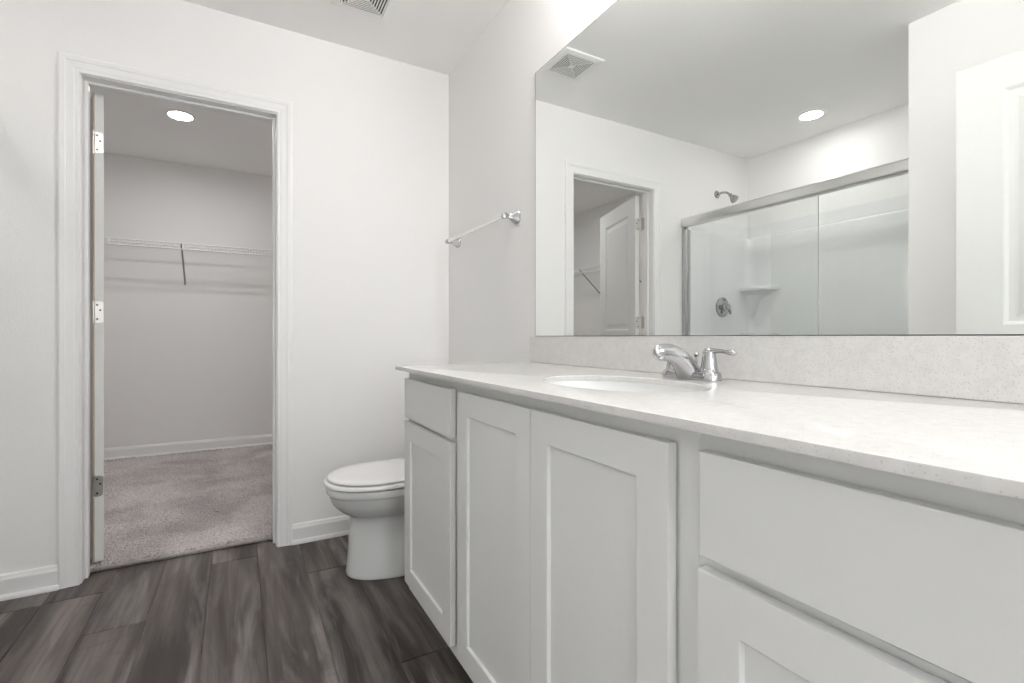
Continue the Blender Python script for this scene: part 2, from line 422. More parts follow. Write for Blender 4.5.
# lies on the corner of the hinge edge that faces the jamb
e = obj('raw_edge', bm, M_RAW, sl, local=True)
for v in e.data.vertices: v.co.x -= 0.0; 
knob_z = 0.93
bm = bmesh.new()
for sgn, y in ((1, 0.0), (-1, -0.035)):
    lathe(bm, [(0.031, 0), (0.031, 0.004), (0.026, 0.009), (0.012, 0.012), (0.011, 0.032), (0.019, 0.038), (0.027, 0.048), (0.028, 0.056), (0.022, 0.064), (0.0, 0.067)],
          T(DX1-DX0-0.07, y, knob_z, 'X', -PI/2*sgn), 24, True, False)
bmesh.ops.remove_doubles(bm, verts=bm.verts, dist=1e-5)
kb = obj('door_knob', bm, M_NICKEL, sl, smooth=40, local=True)
for hz in (1.808, 1.090, 0.352):
    bm = bmesh.new()
    # leaf let into the slab's hinge edge, leaf on the jamb, knuckle between
    R = Matrix.Translation(PIV) @ Matrix.Rotation(ANG, 4, 'Z')
    prev = set(bm.verts)
    n0 = 12
    ys, zs = 0.0315, 0.089
    # rounded leaf as polygon
    def leaf(c0, ud, thick, M):
        rr = 0.012; pts = []
        for (cx_, cz_, a0) in ((c0+ys-rr, zs/2-rr, 0), (c0+ys-rr, -zs/2+rr, -90)):
            for i in range(5):
                a = math.radians(a0+90-i*22.5) if a0 == 0 else math.radians(-i*22.5)
                pts.append((cx_+rr*math.cos(a), cz_+rr*math.sin(a)))
        pts.append((c0, -zs/2)); pts.append((c0, zs/2))
        loft(bm, [[M @ Vector((th, ud*p[0], hz+p[1])) for p in pts] for th in thick])
    leaf(0.001, -1, (0.002, -0.0008), R)
    leaf(0.001, -1, (0.0008, -0.001), Matrix.Translation((DX0, PIV.y-0.004, 0)))
    tube(bm, [(PIV.x, PIV.y, hz-0.0445), (PIV.x, PIV.y, hz+0.0445)], 0.0052, 10)
    tube(bm, [(PIV.x, PIV.y, hz-0.048), (PIV.x, PIV.y, hz+0.048)], 0.003, 8)
    hg = obj('hinge', bm, M_HINGE, d1, smooth=40)
    bm = bmesh.new()
    for (u, z) in ((0.012, 0.030), (0.022, 0.008), (0.012, -0.030)):
        lathe(bm, [(0.0042, 0), (0.0042, 0.0005), (0.002, 0.0003)], R @ T(-0.0008, -u, hz+z, 'Y', -PI/2), 10)
    obj('screw', bm, M_DARK, hg)
# entry door standing open along the short left wall
d2 = bpy.data.objects.new('door_2', None); COL.objects.link(d2); d2.location = (-0.50, 0.0, 0); d2['kind'] = 'structure'
s2 = door_slab(d2, 0.80, Vector((-0.418, 0.814, 0)), -PI/2-math.radians(4), st=0.131, zm=1.028)
for v in s2.data.vertices: v.co.y -= 0.035
bm = bmesh.new()
for sgn, y in ((1, 0.0), (-1, -0.035)):
    lathe(bm, [(0.031, 0), (0.031, 0.004), (0.026, 0.009), (0.012, 0.012), (0.011, 0.032), (0.019, 0.038), (0.027, 0.048), (0.028, 0.056), (0.022, 0.064), (0.0, 0.067)],
          T(0.07, y, 0.90, 'X', -PI/2*sgn), 24, True, False)
obj('door_knob', bm, M_NICKEL, s2, smooth=40, local=True)
for hz in (1.81, 1.09, 0.35):
    bm = bmesh.new(); tube(bm, [(-0.468, 0.008, hz-0.045), (-0.468, 0.008, hz+0.045)], 0.006, 10); obj('hinge', bm, M_HINGE, d2, smooth=40)

# ------------------------------------------------------------------ vanity
XF, XB_ = 0.494, 0.514          # faces of doors/drawers, front of the carcass
ZTOP = 0.885; CT = 0.0127
def shaker(parent, y0, y1, z0, z1, name='door', flat=False):
    bm = bmesh.new()
    st = 0.057
    pans = [] if flat else [(y0+st, z0+st, y1-st, z1-st)]
    slab(bm, y1-y0, z1-z0, 0.0165, pans, [(0, 0), (0.0012, 0.0008), (0.0025, 0.0075)], lambda u, v, w: Vector((XF+w, u, v)), False, y0, z0)
    es = [e for e in bm.edges if all(abs(v.co.x-XF) < 1e-6 for v in e.verts) and
          (all(abs(v.co.y-y0) < 1e-6 for v in e.verts) or all(abs(v.co.y-y1) < 1e-6 for v in e.verts) or all(abs(v.co.z-z0) < 1e-6 for v in e.verts) or all(abs(v.co.z-z1) < 1e-6 for v in e.verts))]
    bmesh.ops.bevel(bm, geom=es, offset=0.0015, segments=2, profile=0.5, affect='EDGES')
    return obj(name, bm, M_CAB, parent)
def cabinet(y0, y1, label, mid, name='vanity_cabinet'):
    t = thing(name, label, 'cabinet', (XB_+0.25, (y0+y1)/2, 0), group='white vanity cabinet units under the quartz top')
    bm = bmesh.new()
    z0 = 0.118; zt = ZTOP-CT-0.001
    # box without its front, then a face frame
    box(bm, XB_+0.018, XR-0.002, y0+0.0005, y0+0.0165, z0, zt); box(bm, XB_+0.018, XR-0.002, y1-0.0165, y1-0.0005, z0, zt)
    box(bm, XB_+0.018, XR-0.002, y0+0.0165, y1-0.0165, z0, z0+0.016)
    box(bm, XR-0.010, XR-0.002, y0+0.0165, y1-0.0165, z0+0.016, zt)
    obj('body', bm, M_CAB, t)
    bm = bmesh.new(); s = 0.038
    box(bm, XB_, XB_+0.018, y0+0.0003, y0+s, z0, zt); box(bm, XB_, XB_+0.018, y1-s, y1-0.0003, z0, zt)
    box(bm, XB_, XB_+0.018, y0+s, y1-s, zt-0.04, zt); box(bm, XB_, XB_+0.018, y0+s, y1-s, z0, z0+0.045)
    if mid: box(bm, XB_, XB_+0.018, y0+s, y1-s, 0.69, 0.728)
    obj('face_frame', bm, M_CAB, t)
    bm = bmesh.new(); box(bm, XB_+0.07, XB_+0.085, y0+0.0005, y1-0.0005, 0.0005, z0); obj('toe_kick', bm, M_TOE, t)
    return t
YV1, YA, YBB, YV0 = 1.640, 1.192, 0.426, -0.031
c1 = cabinet(YA, YV1, 'narrow white vanity cabinet with one drawer over one door, nearest the toilet', True)
shaker(c1, 1.219, YV1-0.012, 0.155, 0.699); shaker(c1, 1.219, YV1-0.012, 0.713, 0.844, 'drawer', True)
c2 = cabinet(YBB, YA, 'wide white vanity cabinet with two tall shaker doors under the sink', False)
ym = 0.8085
shaker(c2, ym+0.001, 1.169, 0.155, 0.844); shaker(c2, 0.461, ym-0.001, 0.155, 0.844)
c3 = cabinet(YV0, YBB, 'white vanity cabinet with wide flat drawer front, cut by the right edge of the photo', True)
shaker(c3, YV0+0.015, YBB-0.013, 0.155, 0.699); shaker(c3, YV0+0.015, YBB-0.015, 0.716, 0.844, 'drawer', True)

# countertop with an oval cut-out
SX, SY, SA, SB = 0.722, 0.812, 0.142, 0.207       # sink centre, half sizes in x and y
def countertop():
    bm = bmesh.new()
    x0, x1, y0, y1 = 0.470, XR-0.001, YV0-0.004, 1.653
    angs = [2*PI*i/96 for i in range(96)] + [math.atan2(y-SY, x-SX) % (2*PI) for x in (x0, x1) for y in (y0, y1)]
    angs = sorted(angs)
    def rect(a, off=0):
        dx, dy = math.cos(a), math.sin(a); ts = []
        if dx > 1e-9: ts.append((x1-off-SX)/dx)
        if dx < -1e-9: ts.append((x0+off-SX)/dx)
        if dy > 1e-9: ts.append((y1-off-SY)/dy)
        if dy < -1e-9: ts.append((y0+off-SY)/dy)
        t = min(ts); return SX+dx*t, SY+dy*t
    def ell(a, o=0):
        dx, dy = math.cos(a), math.sin(a); t = 1/math.sqrt((dx/(SA+o))**2+(dy/(SB+o))**2); return SX+dx*t, SY+dy*t
    r = 0.0018
    rings = [[(*ell(a), ZTOP-CT) for a in angs], [(*ell(a), ZTOP-0.002) for a in angs], [(*ell(a, 0.0015), ZTOP) for a in angs],
             [(*rect(a, r), ZTOP) for a in angs], [(*rect(a, 0.0004), ZTOP-0.0008) for a in angs], [(*rect(a), ZTOP-r) for a in angs], [(*rect(a), ZTOP-CT) for a in angs]]
    loft(bm, rings, loop=True)
    return tag(obj('countertop', bm, M_QUARTZ, smooth=35), 'white speckled quartz countertop spanning the whole vanity', 'countertop')
countertop()
bm = bmesh.new(); box(bm, XR-0.0135, XR-0.0005, YV0-0.004, 1.653, ZTOP+0.0003, 0.9852, 0.001, 1)
tag(obj('backsplash', bm, M_QUARTZ), 'low speckled quartz backsplash strip between countertop and mirror', 'backsplash')
# basin
sk = thing('sink_basin', 'oval white undermount sink basin set in the quartz countertop', 'sink', (SX, SY, ZTOP-0.15))
bm = bmesh.new(); rings = []
def er(a, b, z): return [(SX+a*math.cos(2*PI*i/64), SY+b*math.sin(2*PI*i/64), z) for i in range(64)]
zb = ZTOP-CT-0.0005
rings = [er(0.185, 0.258, zb-0.012), er(0.185, 0.258, zb), er(SA+0.002, SB+0.002, zb)]
for f, dz in ((0.985, 0.018), (0.95, 0.045), (0.88, 0.075), (0.76, 0.10), (0.58, 0.118), (0.36, 0.128), (0.14, 0.132)):
    rings.append(er((SA+0.002)*f, (SB+0.002)*f, zb-dz))
rings.append(er(0.023, 0.023, zb-0.133)); rings.append(er(0.023, 0.023, zb-0.150)); rings.append(er(0.032, 0.032, zb-0.150)); rings.append(er(0.032, 0.032, zb-0.146))
for f, dz in ((0.14, 0.142), (0.36, 0.139), (0.58, 0.128), (0.77, 0.108), (0.90, 0.080), (0.97, 0.048), (1.0, 0.02)):
    a = max((SA+0.012)*f, 0.036); b = max((SB+0.012)*f, 0.037); rings.append(er(a, b, zb-dz))
loft(bm, rings, loop=True)
obj('bowl', bm, M_PORC, sk, smooth=50)
bm = bmesh.new(); lathe(bm, [(0.0225, -0.01), (0.0225, 0), (0.027, 0.0015), (0.024, 0.003), (0.018, 0.003), (0.016, 0.006), (0.0, 0.0075)], T(SX, SY, zb-0.131), 24, True, False)
obj('drain', bm, M_CHROME, sk, smooth=40)

# faucet
FX, FY = 0.935, 0.80
ft = thing('faucet', 'chrome two-handle centerset faucet behind the oval sink', 'faucet', (FX, FY, ZTOP))
bm = bmesh.new()
def stadium(hx, hy, z, n=12):
    pts = []
    for i in range(n+1): a = PI*i/n; pts.append((FX+hx*math.cos(a), FY+(hy-hx)+hx*math.sin(a), z))
    for i in range(n+1): a = PI+PI*i/n; pts.append((FX+hx*math.cos(a), FY-(hy-hx)+hx*math.sin(a), z))
    return pts
loft(bm, [stadium(0.0265, 0.079, ZTOP+0.0008), stadium(0.0265, 0.079, ZTOP+0.008), stadium(0.025, 0.077, ZTOP+0.0165), stadium(0.022, 0.0745, ZTOP+0.0195)])
obj('base_plate', bm, M_CHROME, ft, smooth=35)
bm = bmesh.new()
path = [(0.930, 0.8863, 0.036, 0.025), (0.930, 0.891, 0.036, 0.025), (0.926, 0.901, 0.033, 0.025), (0.917, 0.911, 0.0285, 0.0245), (0.907, 0.9235, 0.0255, 0.0235), (0.894, 0.935, 0.0215, 0.0225), (0.878, 0.9435, 0.017, 0.0215),
        (0.861, 0.9485, 0.0135, 0.0205), (0.844, 0.9495, 0.0112, 0.0195), (0.828, 0.9485, 0.0098, 0.0185), (0.819, 0.9475, 0.007, 0.0155), (0.8145, 0.947, 0.003, 0.009)]
tube(bm, [(p[0], FY, p[1]) for p in path], [p[2] for p in path], 28, [p[3] for p in path])
sp_ = obj('spout', bm, M_CHROME, ft, smooth=60)
bm = bmesh.new(); lathe(bm, [(0.0095, 0), (0.0095, -0.006), (0.0075, -0.006), (0.007, -0.003)], T(0.833, FY, 0.9405), 20)
obj('aerator', bm, M_NICKEL, sp_, smooth=40)
for s in (-1, 1):
    yy = FY+s*0.0508
    bm = bmesh.new()
    lathe(bm, [(0.0205, 0.0195), (0.0205, 0.022), (0.0195, 0.023), (0.0185, 0.030), (0.0165, 0.045), (0.0145, 0.060), (0.0140, 0.064), (0.0125, 0.069), (0.009, 0.073), (0.0, 0.0745)], T(FX, yy, ZTOP), 28, True, False)
    h = obj('handle', bm, M_CHROME, ft, smooth=40)
    bm = bmesh.new(); z = ZTOP+0.067; dx = 0.014 if s > 0 else 0.0
    tube(bm, [(FX+0.002, yy-s*0.008, z), (FX, yy+s*0.010, z+0.001), (FX-0.001, yy+s*0.030, z+0.001), (FX-0.003+dx*.6, yy+s*0.046, z-0.0005), (FX-0.004+dx, yy+s*0.060, z-0.002), (FX-0.0045+dx, yy+s*0.069, z-0.003), (FX-0.005+dx, yy+s*0.072, z-0.0035)],
         [0.0065, 0.006, 0.0048, 0.0048, 0.0064, 0.0058, 0.002], 16, [0.0095, 0.009, 0.006, 0.0065, 0.0085, 0.0075, 0.003])
    obj('lever', bm, M_CHROME, h, smooth=50)
bm = bmesh.new()
tube(bm, [(FX+0.022, FY+0.003, ZTOP+0.018), (FX+0.022, FY+0.003, ZTOP+0.052)], 0.0024, 10)
lathe(bm, [(0.0025, 0), (0.0055, 0.004), (0.006, 0.009), (0.003, 0.012)], T(FX+0.022, FY+0.003, ZTOP+0.050), 14)
obj('lift_rod', bm, M_CHROME, ft, smooth=40)

# mirror
mr = thing('mirror', 'large frameless wall mirror above the vanity backsplash', 'mirror', (XR, 0.8, 0.986))
MY0, MY1, MZ0, MZ1 = YV0-0.004, 1.627, 0.9862, 2.020
bm = bmesh.new(); box(bm, XR-0.0052, XR-0.0005, MY0, MY1, MZ0, MZ1)
obj('mirror_backing', bm, pm('glass_edge', (0.16, 0.17, 0.165), 0.3), mr)
bm = bmesh.new(); box(bm, XR-0.0060, XR-0.0054, MY0+0.0035, MY1-0.0045, MZ0+0.0022, MZ1-0.003)
obj('silvered_glass', bm, M_MIRROR, mr)

# vanity light above the mirror (out of the frame, lights the room)
vl = thing('vanity_light', 'three-globe chrome vanity light bar on the wall above the mirror', 'light fixture', (XR, 0.81, 2.2))
bm = bmesh.new(); box(bm, XR-0.022, XR-0.0005, 0.46, 1.16, 2.185, 2.255, 0.006, 3); obj('back_plate', bm, M_CHROME, vl, smooth=35)
M_GLOBE = emis('frosted_globe', (1.0, 0.972, 0.95), L_VANITY)
for y in (0.57, 0.81, 1.05):
    bm = bmesh.new(); tube(bm, [(XR-0.018, y, 2.22), (XR-0.09, y, 2.22), (XR-0.115, y, 2.235), (XR-0.118, y, 2.26)], 0.009, 12)
    lathe(bm, [(0.024, 0), (0.026, 0.01), (0.024, 0.03)], T(XR-0.118, y, 2.255), 20)
    a = obj('arm', bm, M_CHROME, vl, smooth=40)
    bm = bmesh.new(); bmesh.ops.create_uvsphere(bm, u_segments=20, v_segments=12, radius=0.048); bmesh.ops.translate(bm, verts=bm.verts, vec=(XR-0.118, y, 2.33))
    obj('globe', bm, M_GLOBE, a, smooth=180)

# ------------------------------------------------------------------ towel bar
TY0, TY1, TZ, TX = 1.775, 2.400, 1.485, XR-0.062
tb = thing('towel_bar', 'chrome towel bar on the wall between mirror and corner, above the toilet', 'towel bar', (XR, (TY0+TY1)/2, TZ))
for y in (TY0, TY1):
    bm = bmesh.new()
    def sq(h, x, r=0.2):
        pts = []
        for i in range(24):
            a = 2*PI*i/24; c, s_ = math.cos(a), math.sin(a)
            p = 5.0; k = (abs(c)**p+abs(s_)**p)**(-1/p)
            pts.append((x, y+h*k*c, TZ+h*k*s_))
        return pts
    loft(bm, [sq(0.0255, XR-0.0005), sq(0.0255, XR-0.005), sq(0.024, XR-0.008), sq(0.0165, XR-0.022), sq(0.0105, XR-0.034), sq(0.0085, XR-0.040), sq(0.0085, XR-0.056)])
    lathe(bm, [(0.004, -0.0135), (0.0115, -0.012), (0.0125, -0.009), (0.0125, 0.009), (0.0115, 0.012), (0.004, 0.0135)], T(TX, y, TZ, 'X', PI/2), 20)
    obj('post', bm, M_CHROME, tb, smooth=35)
bm = bmesh.new(); tube(bm, [(TX, TY0+0.008, TZ), (TX, TY1-0.008, TZ)], 0.0082, 16); obj('bar', bm, M_BAR, tb, smooth=40)

# ------------------------------------------------------------------ toilet
TCY = 2.105
to = thing('toilet', 'white porcelain toilet with closed lid between vanity and back wall', 'toilet', (0.65, TCY, 0))
def egg(xf, xb, hw, z, n=56, sq_=2.25):
    """plan outline: rounded front at xf, squarer back at xb"""
    xm = xf+(xb-xf)*0.52; pts = []
    for i in range(n):
        a = 2*PI*i/n; c, s_ = math.cos(a), math.sin(a)
        L = (xb-xm) if c > 0 else (xm-xf)
        p = 2.9 if c > 0 else sq_
        pts.append((xm+L*math.copysign(abs(c)**(2/p), c), TCY+hw*math.copysign(abs(s_)**(2/p), s_), z))
    return pts
bm = bmesh.new()
prof = [(0.392, 0.90, 0.137, 0.0005), (0.390, 0.90, 0.139, 0.006), (0.392, 0.90, 0.137, 0.016), (0.398, 0.89, 0.125, 0.08), (0.403, 0.88, 0.110, 0.16), (0.408, 0.87, 0.105, 0.215), (0.408, 0.865, 0.105, 0.238),
        (0.398, 0.86, 0.113, 0.246), (0.376, 0.86, 0.132, 0.260), (0.352, 0.86, 0.151, 0.281), (0.334, 0.86, 0.164, 0.304), (0.325, 0.86, 0.170, 0.326), (0.3205, 0.86, 0.1735, 0.337), (0.3195, 0.86, 0.174, 0.3395), (0.314, 0.86, 0.1785, 0.343),
        (0.312, 0.86, 0.180, 0.349), (0.311, 0.86, 0.181, 0.366), (0.314, 0.86, 0.178, 0.372), (0.330, 0.85, 0.162, 0.374)]
loft(bm, [egg(*p) for p in prof])
obj('bowl', bm, M_PORC, to, smooth=50)
bm = bmesh.new()
loft(bm, [egg(0.312, 0.775, 0.179, 0.3785), egg(0.3045, 0.78, 0.1855, 0.3815), egg(0.3045, 0.78, 0.1855, 0.389), egg(0.309, 0.775, 0.182, 0.394), egg(0.32, 0.77, 0.174, 0.395)])
obj('seat', bm, M_SEAT, to, smooth=50)
bm = bmesh.new()
loft(bm, [egg(0.326, 0.775, 0.166, 0.398), egg(0.317, 0.778, 0.175, 0.4015), egg(0.317, 0.778, 0.175, 0.405), egg(0.322, 0.775, 0.170, 0.4105), egg(0.345, 0.77, 0.152, 0.4145), egg(0.40, 0.75, 0.11, 0.417), egg(0.50, 0.68, 0.04, 0.418)])
obj('lid', bm, M_SEAT, to, smooth=60)
for s in (-1, 1):
    bm = bmesh.new(); box(bm, 0.781, 0.80, TCY+s*0.07-0.02, TCY+s*0.07+0.02, 0.3765, 0.402, 0.004); obj('seat_hinge', bm, M_SEAT, to, smooth=35)
bm = bmesh.new(); box(bm, 0.815, XR-0.006, TCY-0.215, TCY+0.215, 0.376, 0.715, 0.022, 4); tk = obj('tank', bm, M_PORC, to, smooth=35)
bm = bmesh.new(); box(bm, 0.802, XR-0.003, TCY-0.228, TCY+0.228, 0.716, 0.75, 0.012, 3); obj('tank_lid', bm, M_PORC, tk, smooth=35)
bm = bmesh.new(); tube(bm, [(0.818, TCY+0.15, 0.665), (0.795, TCY+0.15, 0.665)], 0.011, 14); tube(bm, [(0.796, TCY+0.155, 0.665), (0.793, TCY+0.11, 0.66), (0.793, TCY+0.085, 0.657)], [0.007, 0.006, 0.005], 12); obj('flush_lever', bm, M_CHROME, tk, smooth=40)
for s in (-1, 1):
    bm = bmesh.new(); lathe(bm, [(0.014, 0), (0.014, 0.006), (0.010, 0.013), (0.0, 0.016)], T(0.70, TCY+s*0.128, 0.0), 18, True, False); obj('bolt_cap', bm, M_SEAT, to, smooth=50)

# ------------------------------------------------------------------ shower
def surround():
    bm = bmesh.new(); e = 0.0005
    xf = -0.886
    # flange up to 1.87, body below 1.775, ledge between
    th0, th1 = 0.010, 0.040
    box(bm, XS+e, xf, YB-th0, YB-e, 0.09, 1.872); box(bm, XS+e, xf, YL+e, YL+th0, 0.09, 1.872); box(bm, XS+e, XS+th0, YL+th0, YB-th0, 0.09, 1.872)
    # main body with cove corners: plan outline lofted in height
    def plan(t, z, rc=0.07):
        X, Y0, Y1 = XS+t, YL+t, YB-t; pts = [(xf, Y1, z)]
        pts.append((-1.10, Y1, z)); pts.append((-1.115, Y1+0.006, z))
        for i in range(9): a = PI/2+i*PI/16; pts.append((X+rc+rc*math.cos(a), Y1+0.006-rc+rc*math.sin(a), z))
        pts.append((X, 2.215, z)); pts.append((X+0.006, 2.205, z)); pts.append((X+0.006, 1.40, z)); pts.append((X, 1.39, z))
        for i in range(9): a = PI+i*PI/16; pts.append((X+rc+rc*math.cos(a), Y0+rc+rc*math.sin(a), z))
        pts.append((xf, Y0, z)); return pts
    rings = [plan(th0, 1.782), plan(th1-0.014, 1.778), plan(th1-0.004, 1.773), plan(th1, 1.764), plan(th1, 0.10)]
    loft(bm, rings, closed=False, cap0=False, cap1=False)
    box(bm, xf-0.0005, xf+0.002, YB-th1, YB-e, 0.09, 1.778)
    return bm
ss = thing('shower_surround', 'glossy white acrylic shower surround with moulded corner shelves, seen in mirror', 'shower surround', (-1.2, 1.8, 0))
obj('wall_panels', surround(), M_ACRY, ss, smooth=40)
def corner_shelf(z):
    bm = bmesh.new(); rings = []
    # quarter-ellipse tray in the far corner with a bracket tapering down below it
    def q(ax, ay, zz, n=18):
        p = [(XS+0.036, YB-0.036, zz)]
        for i in range(n+1):
            a = PI/2*i/n; c, s_ = math.cos(a)**0.75 if i < n else 0.0, math.sin(a)**0.75
            p.append((XS+0.036+ax*c, YB-0.036-ay*s_, zz))
        return p
    rings = [q(0.010, 0.015, z-0.34), q(0.022, 0.045, z-0.24), q(0.04, 0.09, z-0.12), q(0.06, 0.14, z-0.06), q(0.105, 0.225, z-0.036), q(0.122, 0.252, z-0.028), q(0.122, 0.252, z-0.004), q(0.118, 0.246, z), q(0.108, 0.232, z+0.0005), q(0.104, 0.226, z-0.006), q(0.02, 0.02, z-0.007)]
    loft(bm, rings); return bm
for z in (1.376, 1.015): obj('corner_shelf', corner_shelf(z), M_ACRY, ss, smooth=40)
# receptor
bm = bmesh.new()
box(bm, XS+0.0005, -0.80, YL+0.0005, YB-0.0005, 0.0005, 0.05); box(bm, -0.90, -0.80, YL+0.0005, YB-0.0005, 0.05, 0.115, 0.012, 3)
obj('shower_base', bm, M_ACRY, ss, smooth=35)

en = thing('shower_enclosure', 'sliding glass shower doors under a brushed nickel header, reflected in the mirror', 'shower door', (-0.855, 1.8, 0.115))
XD = -0.852
ya, yb = YL+0.0005, YB-0.0005
bm = bmesh.new()
box(bm, XD-0.032, XD+0.028, ya, yb, 1.795, 1.862, 0.012, 4)
obj('header_rail', bm, M_NICKEL, en)
for y0, y1 in ((yb-0.030, yb), (ya, ya+0.030)):
    bm = bmesh.new(); box(bm, XD-0.022, XD+0.018, y0, y1, 0.116, 1.7945, 0.003, 2); obj('jamb', bm, M_CHROME, en, smooth=35)
bm = bmesh.new(); box(bm, XD-0.024, XD+0.02, ya+0.031, yb-0.031, 0.116, 0.14, 0.004, 2); obj('bottom_track', bm, M_NICKEL, en, smooth=35)
for nm, x, y0, y1 in (('outer', XD+0.008, 1.568, yb-0.033), ('inner', XD-0.014, ya+0.033, 1.862)):
    bm = bmesh.new(); box(bm, x-0.003, x+0.003, y0, y1, 0.142, 1.794); g = obj('glass_panel', bm, M_GLASS, en)
    if nm == 'inner': continue
    ye = y0
    bm = bmesh.new(); box(bm, x-0.0034, x+0.0034, ye-0.0018, ye+0.0001, 0.142, 1.794); obj('edge_seal', bm, M_SEAL, g, local=False)
bm = bmesh.new()
hx = -1.226
sh = thing('shower_fixture', 'small chrome shower head on a bent arm above the surround', 'shower head', (hx, YB, 2.095))
lathe(bm, [(0.030, 0.0005), (0.030, 0.003), (0.024, 0.010), (0.012, 0.014)], T(hx, YB, 2.095, 'X', PI/2), 24); obj('flange', bm, M_CHROME, sh, smooth=40)
bm = bmesh.new(); tube(bm, [(hx, YB-0.008, 2.095), (hx, YB-0.05, 2.098), (hx, YB-0.085, 2.090), (hx, YB-0.105, 2.076), (hx, YB-0.120, 2.060)], 0.0085, 14); obj('arm', bm, M_CHROME, sh, smooth=60)
bm = bmesh.new(); lathe(bm, [(0.010, 0.012), (0.014, 0.004), (0.014, -0.006), (0.013, -0.014), (0.025, -0.032), (0.031, -0.050), (0.031, -0.057), (0.027, -0.059)], T(hx, YB-0.121, 2.060, 'X', -math.radians(42)), 28); obj('spray_head', bm, M_CHROME, sh, smooth=40)
vx, vz, vy = -1.246, 1.215, YB-0.0345
sv = thing('shower_valve', 'round chrome shower valve plate with lever, below the shower head', 'shower valve', (vx, vy, vz))
bm = bmesh.new(); lathe(bm, [(0.078, 0.0), (0.078, 0.003), (0.070, 0.009), (0.035, 0.013), (0.033, 0.016)], T(vx, vy, vz, 'X', PI/2), 40); obj('escutcheon', bm, M_CHROME, sv, smooth=30)
bm = bmesh.new(); lathe(bm, [(0.028, 0.014), (0.026, 0.05), (0.022, 0.058), (0.0, 0.060)], T(vx, vy, vz, 'X', PI/2), 24, True, False)
tube(bm, [(vx+0.004, vy-0.045, vz+0.008), (vx-0.012, vy-0.050, vz-0.015), (vx-0.022, vy-0.054, vz-0.040), (vx-0.026, vy-0.055, vz-0.056)], [0.014, 0.013, 0.011, 0.006], 14); obj('lever_handle', bm, M_CHROME, sv, smooth=40)

# ------------------------------------------------------------------ ceiling fixtures
def recessed(x, y, label, strength, name='recessed_light', col=(1, 0.985, 0.972)):
    t = thing(name, label, 'ceiling light', (x, y, ZC), group='round recessed ceiling lights')
    bm = bmesh.new(); lathe(bm, [(0.0645, -0.0005), (0.0645, -0.004), (0.070, -0.008), (0.090, -0.005), (0.093, -0.0005)], T(x, y, ZC), 48, False, False)
    obj('trim_ring', bm, M_TRIM, t, smooth=40)
    bm = bmesh.new(); lathe(bm, [(0.064, -0.001), (0.064, -0.0035), (0.05, -0.0045)], T(x, y, ZC), 40); obj('lens', bm, emis('lamp_lens', col, strength), t, smooth=40)
recessed(-0.33, 3.86, 'round recessed ceiling light glowing in the closet ceiling', L_CLOSET)
recessed(-1.245, 1.83, 'round recessed ceiling light over the shower, seen only in the mirror', L_SHOWER)
recessed(0.72, -0.50, 'added round fill light in the ceiling behind the camera, near the vanity wall', L_FILL*0.3)  # unseen lamp added to brighten the room
recessed(0.20, -1.10, 'added round fill light in the ceiling behind the camera, near the window', L_FILL*0.85)  # second unseen lamp, added as fill from the rear

vt = thing('exhaust_vent', 'square white exhaust fan grille on the bathroom ceiling', 'ceiling vent', (0.472, 2.115, ZC))
vxc, vyc = 0.476, 2.122
def sqring(bm, ho, hi, z0, z1):
    def r(h, z): return [(vxc-h, vyc-h, z), (vxc+h, vyc-h, z), (vxc+h, vyc+h, z), (vxc-h, vyc+h, z)]
    loft(bm, [r(ho, z1), r(ho, z0), r(hi, z0), r(hi, z1)], loop=True)
bm = bmesh.new()
def r4(h, z): return [(vxc-h, vyc-h, z), (vxc+h, vyc-h, z), (vxc+h, vyc+h, z), (vxc-h, vyc+h, z)]
loft(bm, [r4(0.124, ZC-0.0005), r4(0.124, ZC-0.003), r4(0.119, ZC-0.007), r4(0.094, ZC-0.010), r4(0.092, ZC-0.009), r4(0.092, ZC-0.0005)], loop=True)
obj('frame', bm, M_GRILLE, vt)
bm = bmesh.new()
h = 0.0895
while h > 0.026:
    sqring(bm, h, h-0.0052, ZC-0.010, ZC-0.007); h -= 0.0118
box(bm, vxc-0.018, vxc+0.018, vyc-0.018, vyc+0.018, ZC-0.0105, ZC-0.006)
for sx in (-1, 1):
    for sy in (-1, 1):
        tube(bm, [(vxc+sx*0.015, vyc+sy*0.015, ZC-0.006), (vxc+sx*0.091, vyc+sy*0.091, ZC-0.006)], 0.0022, 6)
obj('grille', bm, M_GRILLE, vt)
bm = bmesh.new(); box(bm, vxc-0.093, vxc+0.093, vyc-0.093, vyc+0.093, ZC-0.003, ZC-0.0006); obj('dark_backing', bm, M_GBACK, vt)  # near-black sheet standing in for the shaded hollow behind the slots

